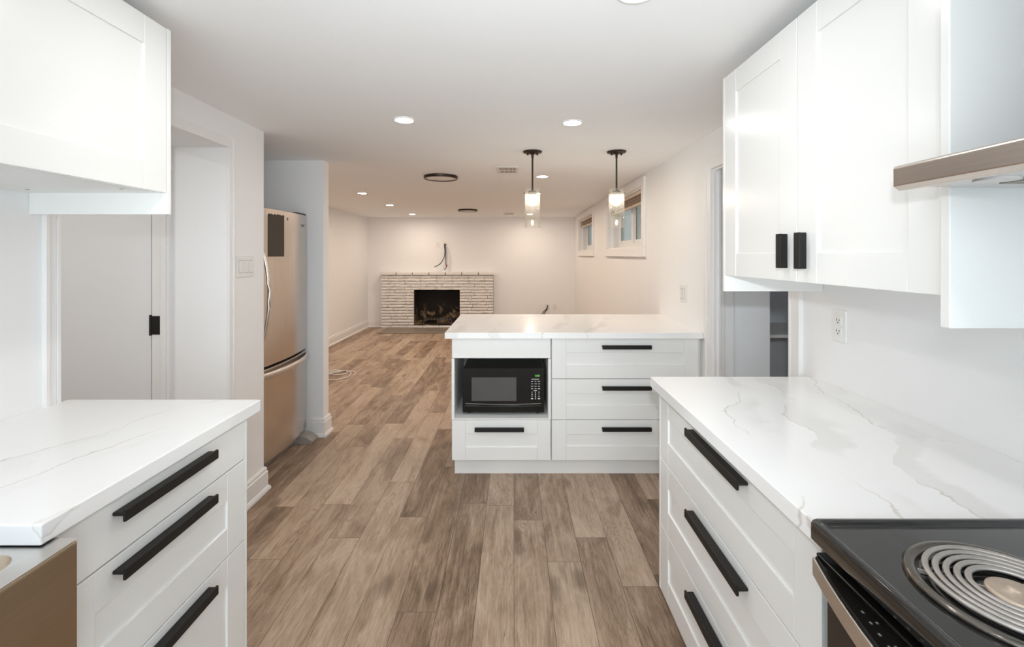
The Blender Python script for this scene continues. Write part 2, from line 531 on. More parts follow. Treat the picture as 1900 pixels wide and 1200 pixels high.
# baseboards: flat board, rounded cap, shoe at the floor
def base_profile(h=.14, t=.017):
    return [(0, 0), (t + .012, 0), (t + .012, .012), (t + .006, .024), (t, .028), (t, h - .03), (t - .005, h - .024), (t - .004, h - .01), (t - .011, h), (0, h)]
def base_path(m, pts, side):
    """mitred baseboard along a 2-D polyline on the wall; side=+1 sticks out to the left of the walking direction"""
    prof = base_profile(); P = [Vector(p) for p in pts]; n = len(P); rings = []
    for i in range(n):
        ds = []
        if i > 0: ds.append((P[i] - P[i - 1]).normalized())
        if i < n - 1: ds.append((P[i + 1] - P[i]).normalized())
        ns = [Vector((-d.y, d.x)) * side for d in ds]
        mv = ns[0] if len(ns) == 1 else (ns[0] + ns[1]) / (1 + ns[0].dot(ns[1]))
        rings.append([m.v((P[i].x + mv.x * d, P[i].y + mv.y * d, z)) for d, z in prof])
    k = len(prof)
    for A, B in zip(rings, rings[1:]):
        for i in range(k):
            j = (i + 1) % k; m.f([A[i], A[j], B[j], B[i]])
    m.f(rings[0][::-1]); m.f(rings[-1])
def base(name, paths):
    m = MB()
    for p, sd in paths: base_path(m, p, sd)
    return struct(m.build(name, M['trim']))
base('baseboard_left', [([(XL, 2.396), (XL, 2.691), (-1.56, 2.691)], -1)])
base('baseboard_stub', [([(-1.552, 3.50), (-1.464, 3.50), (-1.464, 3.60), (LIV, 3.60), (LIV, BACK), (-2.54, BACK)], -1)])
base('baseboard_back', [([(-.37, BACK), (XR, BACK), (XR, 3.70)], -1)])

# casings around the left opening, the closet opening
def casing(name, x, side, y0, y1, z1, wd, th=.016, head=True, full=(True, True)):
    m = MB()
    def strip(a, b, c, d):
        m.box(x, x + side * th, a, b, c, d)
    if full[0]:
        strip(y0 - wd + .014, y0 - .012, 0, z1 + wd - .001); m.box(x, x + side * (th + .006), y0 - wd, y0 - wd + .0138, 0, z1 + wd); m.box(x, x + side * (th + .004), y0 - .0118, y0, 0, z1)
    if full[1]:
        strip(y1 + .012, y1 + wd - .014, 0, z1 + wd - .001); m.box(x, x + side * (th + .006), y1 + wd - .0138, y1 + wd, 0, z1 + wd); m.box(x, x + side * (th + .004), y1, y1 + .0118, 0, z1)
    if head:
        strip(y0 - .0118, y1 + .0118, z1 + .012, z1 + wd - .001); m.box(x, x + side * (th + .004), y0 - .0118, y1 + .0118, z1, z1 + .0118)
    return struct(m.build(name, M['trim'], None, .0015))
casing('trim_1', XL, 1, D1A, D1B, 1.948, .05, .010)
casing('trim_2', XR, -1, D2A, D2B, D2H, .075, .014)

# inner frame of the left opening and the open grey door behind it
m = MB()
m.box(-1.803, -1.757, 2.318, 2.344, 0, 1.948); m.box(-1.79, -1.770, 2.311, 2.320, 0, 1.948)
m.box(-1.858, -1.803, 2.336, 2.344, 0, 1.948)
struct(m.build('trim_3', M['trim'], None, .002))
d1 = struct(MB().box(-2.63, -1.872, 2.348, 2.384, .012, 2.0).build('door_1', M['door'], None, .002), 'plain grey-white door standing open inside the left opening', )
hg = MB(); hg.box(-1.855, -1.808, 2.3325, 2.3365, .985, 1.080); hg.cyl((-1.864, 2.337, 0), .0075, .98, 1.085, 14)
hg.box(-1.862, -1.853, 2.334, 2.338, .985, 1.08)
for zz in (1.0, 1.02, 1.05): hg.cyl((-1.832 + (.01 if zz == 1.02 else 0), 2.3325, zz), .003, -.0012, .0008, 10, 'y')
hg.build('hinge', M['black'], d1)

# closet on the right: jamb, folded leaf, shelf
m = MB(); m.box(XR - .002, XR + .06, D2B - .012, D2B, 0, D2H); m.box(XR + .022, XR + .036, D2B - .022, D2B - .01, 0, D2H)
m.box(XR, XR + .12, D2A, D2A + .012, 0, D2H); m.box(XR, XR + .12, D2A, D2B, D2H - .012, D2H)
struct(m.build('trim_4', M['trim'], None, .0015))
d2 = struct(MB().box(XR + .064, 1.522, 2.700, 2.732, .015, 1.88).build('door_2', M['greydoor'], None, .0015), 'narrow grey closet leaf folded back inside the right opening')
for zz in (1.072, .775): MB().cyl((XR + .078, 2.700, zz), .004, -.001, .001, 10, 'y').build('screw', M['slot'], d2)
sh = MB().box(1.32, 2.10, 2.90, 3.42, .865, .885).build('closet_shelf', M['carcass'], None, .001)
tag(sh, 'white shelf inside the dark closet behind the grey leaf', 'shelf')
tag(MB().box(1.32, 2.10, 3.385, 3.42, .80, .865).build('shelf_batten', M['slatwood']), 'brown batten under the closet shelf', 'batten')

# ---------------------------------------------------------------- windows
for wi, (a, b) in enumerate(WINS):
    m = MB()
    c = .08; t = .022
    for r in ((a - c, a, WZ0 + .0004, CEIL - .022), (b, b + c, WZ0 + .0004, CEIL - .022), (a + .0004, b - .0004, WZ1, CEIL - .022)):
        m.box(XR - t, XR, r[0], r[1], r[2], r[3])
    m.box(XR - t - .001, XR, a - c, b + c, WZ0 - c, WZ0)
    m.box(XR - t - .012, XR, a - c - .004, b + c + .004, WZ0 - c - .008, WZ0 - c - .0003)
    wn = struct(m.build('window_%d' % (wi + 1), M['trim'], None, .003), ['larger looking near basement window with white casing', 'far basement window with white casing'][wi])
    m = MB()      # reveal lining
    m.box(XR, XR + .19, b - .012, b, WZ0, WZ1); m.box(XR, XR + .19, a, a + .012, WZ0, WZ1); m.box(XR, XR + .19, a, b, WZ0, WZ0 + .012); m.box(XR, XR + .19, a, b, WZ1 - .012, WZ1)
    m.box(XR + .05, XR + .075, b - .03, b - .012, WZ0 + .012, WZ1 - .012)
    m.build('reveal', M['trim'], wn, .001)
    m = MB()
    x0, x1 = XR + .125, XR + .185
    y0, y1, z0, z1 = a + .012, b - .012, WZ0 + .012, WZ1 - .012
    fw = .045
    m.box(x0, x1, y0, y0 + fw, z0, z1); m.box(x0, x1, y1 - fw, y1, z0, z1); m.box(x0, x1, y0 + fw, y1 - fw, z0, z0 + fw); m.box(x0, x1, y0 + fw, y1 - fw, z1 - fw, z1)
    m.box(x0 + .01, x1, (y0 + y1) / 2 + .11, (y0 + y1) / 2 + .15, z0 + fw, z1 - fw)
    m.build('window_frame', M['plastic'], wn, .003)
    ym = (y0 + y1) / 2 + .13
    for nm, (s0, s1), off, mt in (('sash', (ym, y1 - fw), -.012, 'pane'), ('sash', (y0 + fw, ym), .012, 'screen')):
        m = MB(); sw = .04; X0 = x0 + .02 + off; X1 = X0 + .022
        zz0, zz1 = z0 + fw, z1 - fw
        m.box(X0, X1, s0, s0 + sw, zz0, zz1); m.box(X0, X1, s1 - sw, s1, zz0, zz1); m.box(X0, X1, s0 + sw, s1 - sw, zz0, zz0 + sw); m.box(X0, X1, s0 + sw, s1 - sw, zz1 - sw, zz1)
        so = m.build('sash', M['plastic'], wn, .002)
        MB().box(X0 + .008, X0 + .013, s0 + sw, s1 - sw, zz0 + sw, zz1 - sw).build('pane', M[mt], so)
    bl = thing('wooden_blind', ['raised brown wooden blind in the window nearer the island', 'raised brown wooden blind in the window nearer the back wall'][wi], 'blind', (XR + .05, (a + b) / 2, WZ1 - .012), 'raised wooden blinds')
    MB().box(XR + .022, XR + .078, a + .016, b - .016, WZ1 - .045, WZ1 - .013).build('headrail', M['slatpale'], bl, .003)
    for k in range(6):
        zz = WZ1 - .054 - k * .0115
        mm = MB(); mm.box(XR + .024 + .004 * (k % 2), XR + .074 + .004 * (k % 2), a + .02, b - .02, zz - .0045, zz)
        mm.build('slat', M['slatwood' if k % 2 == 0 else 'slatpale'], bl, .001)
    MB().box(XR + .026, XR + .074, a + .02, b - .02, WZ1 - .142, WZ1 - .124).build('bottom_rail', M['slatpale'], bl, .003)

# ---------------------------------------------------------------- cabinet helpers
def frame_of(origin, U, W):
    U, W = Vector(U), Vector(W); V = Vector((0, 0, 1))
    m = Matrix.Identity(4)
    for r in range(3):
        m[r][0], m[r][1], m[r][2], m[r][3] = U[r], W[r], V[r], origin[r]
    return m
def front(name, parent, origin, U, W, wd, ht, fr=.085, slab=False, t=.019, rec=.006, frl=None, frt=None):
    """shaker front: two full-height stiles, two rails, a recessed panel. local x=U, y=W outward, z=up"""
    m = MB(); m.X = frame_of(origin, U, W)
    g = .0022
    if slab:
        m.box(g, wd - g, 0, t, g, ht - g)
    else:
        fl_ = frl or fr; ft = frt or fr
        m.box(g, fl_, 0, t, g, ht - g); m.box(wd - fr, wd - g, 0, t, g, ht - g)
        m.box(fl_ + .0004, wd - fr - .0004, 0, t - .0004, g, ft); m.box(fl_ + .0004, wd - fr - .0004, 0, t - .0004, ht - ft, ht - g)
        m.box(fl_ - .003, wd - fr + .003, 0, t - rec, ft - .003, ht - ft + .003)
    return m.build(name, M['cab'], parent, .0012)
def pull(parent, origin, U, W, V, length):
    """black edge pull: a flat front plate on a narrower web; U along, W outward, V across"""
    U, W, V = Vector(U), Vector(W), Vector(V)
    m = MB(); X = Matrix.Identity(4)
    for r in range(3):
        X[r][0], X[r][1], X[r][2], X[r][3] = U[r], W[r], V[r], origin[r]
    m.X = X
    h = length / 2
    m.box(-h, h, .022, .029, -.0125, .0125)
    m.box(-h, h, 0, .023, -.0005, .0075)
    return m.build('handle', M['black'], parent, .0022, 3)
Z3 = (0, 0, 1)

# island: two cabinets side by side, fronts face the camera
IY = 2.83                          # front plane of doors
KB = IY + .60
def island():
    t = thing('microwave_cabinet', 'white island base cabinet with an open niche above one drawer', 'cabinet', (-.077, IY + .3, .114), 'white base cabinets')
    x0, x1 = -.386, .233
    m = MB(); y0 = IY + .019
    m.box(x0, x0 + .018, y0, KB, .114, .876); m.box(x1 - .018, x1, y0, KB, .114, .876)
    m.box(x0 + .018, x1 - .018, y0, KB, .114, .132); m.box(x0 + .018, x1 - .018, y0, KB, .359, .377); m.box(x0 + .0183, x1 - .0183, IY, y0 - .0003, .3688, .377); m.box(x0 + .018, x1 - .018, y0, KB, .749, .767)
    m.box(x0 + .018, x1 - .018, KB - .012, KB, .132, .876)
    m.box(x0, x0 + .018, IY, y0 - .0003, .3688, .7485); m.box(x1 - .018, x1, IY, y0 - .0003, .3688, .7485)
    m.build('body', M['carcass'], t, .0008)
    front('front_panel', t, (x0, IY + .019, .749), (1, 0, 0), (0, -1, 0), .619, .127, slab=True)
    d = front('drawer', t, (x0, IY + .019, .114), (1, 0, 0), (0, -1, 0), .619, .254)
    pull(d, ((x0 + x1) / 2 - .012, IY, .314), (1, 0, 0), (0, -1, 0), Z3, .305)
    t2 = thing('drawer_cabinet', 'wide white island cabinet with three drawers, right of the microwave', 'cabinet', (.69, IY + .3, .114), 'white base cabinets')
    x0, x1 = .2365, 1.152
    m = MB(); m.box(x0, x1, IY + .0195, KB, .114, .876); m.build('body', M['carcass'], t2, .0008)
    for k in range(3):
        d = front('drawer', t2, (x0, IY + .019, .114 + .254 * k), (1, 0, 0), (0, -1, 0), x1 - x0, .254, fr=.09)
        pull(d, (.700, IY, .114 + .254 * (k + 1) - .052), (1, 0, 0), (0, -1, 0), Z3, .305)
    tag(MB().box(-.376, 1.152, IY + .072, IY + .090, .0, .113).build('plinth_board', M['cab'], None, .0012), 'white plinth board along the foot of the island cabinets', 'plinth')
    tag(MB().box(1.1535, XR - .001, IY + .04, IY + .058, .0, .875).build('filler_strip', M['cab'], None, .001), 'narrow white filler strip between island drawers and right wall', 'filler strip')
    m = MB(); m.box(-.386, 1.152, KB, KB + .016, 0, .876)
    tag(m.build('island_back_panel', M['cab'], None, .001), 'white panel closing the back of the island', 'panel')
    m = MB(); m.box(-.425, XR - .0, 2.803, 3.675, .8765, .9145)
    tag(m.build('island_countertop', M['quartz'], None, .002), 'white veined quartz worktop on the island', 'countertop')
island()

def microwave():
    x0, x1, yf, z0, z1 = -.325, .195, 2.89, .388, .674
    t = thing('microwave', 'black countertop microwave standing in the island niche', 'microwave', ((x0 + x1) / 2, 3.06, .378))
    m = MB(); m.box(x0 + .004, x1 - .004, yf + .02, yf + .38, z0, z1); m.build('housing', simple('microwave_housing', (.03, .026, .022), .28, spec=.3), t, .004)
    xs = x1 - .125
    m = MB(); m.box(x0, x1, yf, yf + .02, z0 + .005, z1); m.build('front_face', M['mwblack'], t, .003)
    m = MB(); m.box(x0 + .058, x0 + .343, yf - .0015, yf + .002, z0 + .078, z0 + .228); m.build('door_window', M['mwglass'], t, .001)
    # curved door handle lip along the bottom
    n = 20; pts = []
    for i in range(n + 1):
        s = i / n; pts.append((x0 + .008 + s * (x1 - x0 - .016), yf - .012 * math.sin(math.pi * s)))
    m = MB(); m.prism([(x0 + .008, yf + .012)] + pts + [(x1 - .008, yf + .012)], 'z', z0 + .012, z0 + .05); m.build('door_handle', M['mwblack'], t, .004, 3)
    m = MB()
    pts2 = [(x0 + .018 + i / n * (x1 - x0 - .04), yf - .001, z0 + .062 - .005 * math.sin(math.pi * i / n)) for i in range(n + 1)]
    m.tube(pts2, .0016, 6); m.build('trim_line', M['rubber'], t)
    for px in (x0 + .04, x1 - .04):
        for py in (yf + .05, yf + .33): MB().cyl((px, py, 0), .012, .377, .389, 12).build('foot', M['mwblack'], t)
    cp = MB().box(x1 - .092, x1 - .020, yf - .0012, yf + .002, z0 + .062, z0 + .262).build('control_panel', M['mwblack'], t, .0008)
    text_mesh('0:00', .017, 'display_digits', M['green'], cp, (x1 - .044, yf - .002, z0 + .238), (1, 0, 0), Z3, .0006)
    kx = [x1 - .078, x1 - .056, x1 - .034]
    key = lambda *b_: MB().box(*b_).build('key_label', M['keys'], cp)
    key(x1 - .081, x1 - .034, yf - .0022, yf - .001, z0 + .2155, z0 + .2185)
    for r in range(4):
        for c in range(3):
            wd = (.0065, .0055, .0075)[(r + c) % 3]
            zz = z0 + .203 - r * .0155
            key(kx[c] - wd, kx[c] + wd, yf - .0022, yf - .001, zz - .0016, zz + .0016)
    key(x1 - .068, x1 - .046, yf - .0022, yf - .001, z0 + .143, z0 + .146)
    for c in (0, 2): key(kx[c] - .007, kx[c] + .007, yf - .0022, yf - .001, z0 + .090, z0 + .097)
    for i, ch in enumerate('1234567890'):
        r, c = (i // 3, i % 3) if i < 9 else (3, 1)
        text_mesh(ch, .0125, 'key_digit', M['keys'], cp, (kx[c], yf - .002, z0 + .134 - r * .0135), (1, 0, 0), Z3, .0005)
microwave()

# right base run
RX = .563                         # front plane
def right_base():
    y0, y1 = .830, 1.744
    t = thing('drawer_cabinet', 'white base cabinet with three long-handled drawers beside the stove', 'cabinet', (.87, 1.29, .114), 'white base cabinets')
    MB().box(RX + .0195, XR - .002, y0, y1, .114, .876).build('body', M['carcass'], t, .0008)
    m = MB(); m.box(RX, XR - .002, y1 + .001, y1 + .017, .114, .876); m.box(RX + .060, XR - .002, y1 + .001, y1 + .0168, .0, .1138); m.build('cover_panel', M['cab'], t, .001)
    for k in range(3):
        d = front('drawer', t, (RX + .019, y1, .114 + .254 * k), (0, -1, 0), (-1, 0, 0), y1 - y0, .254, fr=.084)
        pull(d, (RX, 1.258, .114 + .254 * (k + 1) - .036), (0, -1, 0), (-1, 0, 0), Z3, .335)
    MB().box(RX + .06, RX + .078, y0, y1, 0, .113).build('toe_kick', M['cab'], t)
    m = MB(); m.box(.538, XR - .0005, .806, 1.790, .8765, .9145)
    tag(m.build('countertop', M['quartz'], None, .002), 'white veined quartz worktop beside the stove', 'countertop')
right_base()

# left base run with apron sink
LX = -.85
def left_base():
    y0, y1 = .838, 1.438
    t = thing('drawer_cabinet', 'white base cabinet with drawers of rising depth beside the sink', 'cabinet', (-1.16, 1.14, .114), 'white base cabinets')
    MB().box(XL + .002, LX - .0195, y0, y1, .114, .876).build('body', M['carcass'], t, .0008)
    MB().box(XL + .002, LX, y1 + .001, y1 + .012, 0, .876).build('cover_panel', M['cab'], t, .001)
    zs = [(.749, .124), (.495, .254), (.114, .381)]
    for k, (z, h) in enumerate(zs):
        d = front('drawer', t, (LX - .019, y0, z), (0, 1, 0), (1, 0, 0), y1 - y0, h, fr=.086, slab=(k == 0))
        pull(d, (LX, 1.115, z + h - .033), (0, 1, 0), (1, 0, 0), Z3, .305)
    MB().box(LX - .078, LX - .06, y0, y1, 0, .113).build('toe_kick', M['cab'], t)
    m = MB()
    m.prism([(-.8385, .807), (-.8385, 1.508), (XL + .0005, 1.508), (XL + .0005, -.02), (-1.36, -.02), (-1.36, .807)], 'z', .8765, .9145)
    tag(m.build('countertop', M['quartz'], None, .003, 3), 'white veined quartz worktop above the left drawers, next to the sink', 'countertop')
    # sink
    s = thing('apron_sink', 'stainless steel apron sink beside the left worktop', 'sink', (-1.08, .42, .62))
    ya, yb, xa, xb = .0, .834, -1.40, -.797
    m = MB()
    # rim plate with a rounded bowl opening, then bowl walls
    def rr(x0, x1, y0_, y1_, r, seg=6):
        out = []
        for cx, cy, a0 in ((x1 - r, y1_ - r, 0), (x0 + r, y1_ - r, 90), (x0 + r, y0_ + r, 180), (x1 - r, y0_ + r, 270)):
            for i in range(seg + 1):
                a = math.radians(a0 + 90 * i / seg); out.append((cx + r * math.cos(a), cy + r * math.sin(a)))
        return out
    inner = rr(xa + .04, xb - .045, ya + .03, .786, .04); outer = rr(xa, xb, ya, yb, .006)
    zt = .8745
    bw = MB(); I = [bw.v((x, y, zt)) for x, y in inner]
    I2 = [bw.v((x, y, zt - .012)) for x, y in rr(xa + .043, xb - .048, ya + .033, .783, .04)]
    I3 = [bw.v((x, y, .66)) for x, y in rr(xa + .05, xb - .055, ya + .04, .776, .045)]
    n = len(I)
    for i in range(n):
        j = (i + 1) % n
        bw.f([I[i], I[j], I2[j], I2[i]], True); bw.f([I2[i], I2[j], I3[j], I3[i]], True)
    bw.f(I3); bw.build('bowl', M['sink_steel'], s)
    O = [m.v((x, y, zt)) for x, y in outer]; I = [m.v((x, y, zt)) for x, y in inner]
    for i in range(n):
        j = (i + 1) % n
        m.f([O[i], O[j], I[j], I[i]])
    m.build('rim', M['steel_light'], s)
    m = MB(); m.box(xb - .022, xb, ya, yb, .622, .8735); m.build('apron', M['sink_side'], s, .006, 3)
    b = thing('sink_cabinet', 'white cabinet carrying the steel sink', 'cabinet', (-1.14, .41, 0), 'white base cabinets')
    MB().box(XL + .002, LX - .0195, .0, y0 - .002, .114, .655).build('body', M['carcass'], b)
    MB().box(LX - .078, LX - .06, .0, y0 - .002, 0, .113).build('toe_kick', M['cab'], b)
    for k in range(2): front('door', b, (LX - .019, .0 + .418 * k, .114), (0, 1, 0), (1, 0, 0), .417, .50)
left_base()

# wall cabinets
def left_upper():
    X, y0, y1, z0, z1 = -1.055, .42, 1.385, 1.580, 2.083
    t = thing('wall_cabinet', 'white wall cabinet with one wide door above the left worktop', 'cabinet', (-1.27, .9, z0), 'white wall cabinets')
    m = MB(); m.box(XL + .001, X - .020, y0, y1, z0 + .002, z1)
    m.build('body', M['carcass'], t, .0008)
    for (px, py) in ((-1.12, 1.30), (-1.40, 1.31)): MB().cyl((px, py, z0 + .002), .005, -.0012, .002, 12).build('screw_cap', M['rubber'], t)
    front('door', t, (X - .019, y0, z0), (0, 1, 0), (1, 0, 0), y1 - y0, z1 - z0, fr=.084)
    MB().box(XL + .001, X, y1 + .001, y1 + .016, 1.517, z1).build('cover_panel', M['cab'], t, .001)
left_upper()
def right_upper():
    X, z0, z1 = .802, 1.315, 2.068
    ya, yb = .842, 1.728
    t = thing('wall_cabinet', 'tall white two-door wall cabinet above the worktop beside the stove', 'cabinet', (.99, 1.28, z0), 'white wall cabinets')
    MB().box(X + .020, XR - .001, ya, yb, z0 + .002, z1).build('body', M['carcass'], t, .0008)
    m = MB(); m.cyl((.86, 1.55, z0 + .002), .004, -.0012, .002, 12); m.build('screw_cap', M['rubber'], t)
    ym = 1.288
    d = front('door', t, (X + .019, yb, z0), (0, -1, 0), (-1, 0, 0), yb - ym, z1 - z0, fr=.084)
    pull(d, (X, ym + .043, 1.405), (0, 0, 1), (-1, 0, 0), (0, 1, 0), .10)
    d = front('door', t, (X + .019, ym, z0), (0, -1, 0), (-1, 0, 0), ym - ya, z1 - z0, fr=.084)
    pull(d, (X, ym - .043, 1.405), (0, 0, 1), (-1, 0, 0), (0, 1, 0), .10)
    MB().box(X, XR - .001, yb + .001, yb + .017, 1.255, z1).build('cover_panel', M['cab'], t, .001)
    MB().box(X - .014, XR - .001, .822, .8405, 1.26, 2.10).build('side_panel', M['cab'], t, .0015)
right_upper()

# range hood
def hood():
    t = thing('range_hood', 'slim stainless steel range hood beside the right wall cabinet', 'hood', (.93, .43, 1.51))
    ya, yb = .05, .8205
    m = MB(); m.box(.70, XR - .002, ya, yb, 1.522, 1.548); m.build('canopy', M['steel_light'], t, .001)
    # front bar with a rounded end cap
    prof = [(.690, 1.508), (.700, 1.508), (.700, 1.552), (.684, 1.552), (.680, 1.548), (.680, 1.516)]
    m = MB(); m.prism(prof, 'y', ya, yb - .004); m.build('front_bar', M['hood_steel'], t, .002, 3)
    m = MB(); m.box(.702, XR - .03, ya + .01, yb - .008, 1.514, 1.5225); m.build('underside', M['steel_light'], t, .001)
    for k in range(2):
        y_ = .17 + .34 * k
        MB().box(.80, 1.10, y_ - .02, y_ + .24, 1.510, 1.5145).build('filter', M['rubber'], t, .001)
    for yy in (.72, .15):
        m = MB(); m.cyl((.765, yy, 0), .028, 1.5105, 1.5145, 24); m.build('lamp_lens', M['ring_diffuser'], t)
    m = MB(); m.box(.715, .745, .35, .52, 1.5115, 1.5145); m.build('switch_strip', M['rubber'], t, .001)
    m = MB(); m.box(.93, XR - .002, .30, .56, 1.548, CEIL - .001); m.build('chimney', M['steel_light'], t, .001)
hood()

# stove
def stove():
    t = thing('stove', 'black coil-burner electric stove with a stainless front strip', 'stove', (.84, .42, 0))
    ya, yb = .04, .802
    X0, X1 = .518, XR - .02
    m = MB(); m.box(.575, X1, ya + .003, yb - .003, .05, .897); m.build('body', M['enamel'], t, .002)
    # cooktop: pan with raised rolled rim
    m = MB()
    loops = []
    def rect(i, z, r=.012):
        out = []
        x0, x1, y0, y1 = X0 + i, X1 - i, ya + i, yb - i
        for cx, cy, a0 in ((x1 - r, y1 - r, 0), (x0 + r, y1 - r, 90), (x0 + r, y0 + r, 180), (x1 - r, y0 + r, 270)):
            for k in range(6):
                a = math.radians(a0 + 90 * k / 5); out.append(m.v((cx + r * math.cos(a), cy + r * math.sin(a), z)))
        return out
    loops = [rect(.002, .897), rect(0, .900), rect(0, .924), rect(.0015, .929), rect(.004, .931), rect(.010, .931), rect(.014, .9285), rect(.020, .923)]
    for A, B in zip(loops, loops[1:]):
        n = len(A)
        for i in range(n):
            j = (i + 1) % n; m.f([A[i], A[j], B[j], B[i]], True)
    m.f(loops[-1]); m.f(loops[0][::-1])
    m.build('cooktop', M['enamel'], t)
    # burners
    def burner(cx, cy, R):
        zc = .923
        b = MB(); b.lathe([(R, zc), (R + .003, zc + .004), (R - .002, zc + .0075), (R - .010, zc + .007), (R - .014, zc + .003), (R - .02, zc - .004), (R * .55, zc - .014), (.02, zc - .016)], (cx, cy, 0), 56)
        bo = b.build('drip_pan', M['chrome'], t)
        turns = 5 if R > .1 else 4
        r0, r1 = .040, R - .019
        pts = []
        N = 44 * turns
        for i in range(N + 1):
            s = i / N; th = 2 * math.pi * turns * s; r = r1 - (r1 - r0) * s
            pts.append((cx + r * math.cos(th), cy + r * math.sin(th), zc + .009))
        c = MB(); c.tube(pts, .0043, 8, sx=1., sy=.8)
        c.build('coil', M['coil'], bo)
        for k in range(3):
            c = MB()
            a = math.radians(30 + 120 * k); u = Vector((math.cos(a), math.sin(a), 0)); w_ = Vector((-u.y, u.x, 0)) * .0015
            P = Vector((cx, cy, zc + .001))
            q = [P + u * .02 + w_, P + u * (r1 + .006) + w_, P + u * (r1 + .006) - w_, P + u * .02 - w_]
            A = [c.v(p) for p in q]; B = [c.v(p + Vector((0, 0, .005))) for p in q]
            for i in range(4):
                j = (i + 1) % 4; c.f([A[i], A[j], B[j], B[i]])
            c.f(A[::-1]); c.f(B)
            c.build('support', M['coil'], bo)
        c = MB(); c.lathe([(.0001, zc + .0165), (.005, zc + .0162), (.0085, zc + .0145), (.011, zc + .0108), (.026, zc + .010), (.031, zc + .0085), (.032, zc + .004)], (cx, cy, 0), 36); c.build('medallion', M['medallion'], bo)
    burner(.688, .622, .117)
    burner(.688, .215, .090)
    burner(1.00, .622, .090)
    burner(1.00, .215, .113)
    # bowed control ledge and steel strip under the cooktop lip
    def bow(y, d=.055): return .530 - d * (1 - ((y - .42) / .38) ** 2)
    ys = [ya + .002 + i * (yb - ya - .004) / 24 for i in range(25)]
    m = MB()
    m.prism([(.60, ys[0])] + [(bow(y), y) for y in ys] + [(.60, ys[-1])], 'z', .836, .8655)
    m.box(.531, .60, ya + .002, yb - .002, .8655, .8715)
    m.build('control_ledge', M['mwblack'], t, .003, 3)
    m = MB()
    out_ = [(bow(y) - .005, y) for y in ys]; in_ = [(bow(y) - .0005, y) for y in ys]
    m.prism(out_ + in_[::-1], 'z', .832, .8635); m.build('steel_strip', M['steel_light'], t, .0015)
    for i in range(7):
        yy = .672 - i * .020
        MB().box(bow(yy) + .015, bow(yy) + .018, yy - .0022, yy + .0022, .8655, .8659).build('control_mark', M['mark'], t)
        if i % 2: MB().box(bow(yy) + .024, bow(yy) + .027, yy - .0018, yy + .0018, .8655, .8659).build('control_mark', M['mark'], t)
    m = MB(); m.box(.548, .576, ya + .004, yb - .004, .22, .828); m.build('oven_door', M['ovenglass'], t, .004)
    m = MB(); m.box(.552, .576, ya + .004, yb - .004, .06, .21); m.build('warming_drawer', M['enamel'], t, .004)
    for px in (.62, X1 - .05):
        for py in (ya + .05, yb - .05): MB().cyl((px, py, 0), .018, 0, .051, 12).build('foot', M['rubber'], t)
stove()

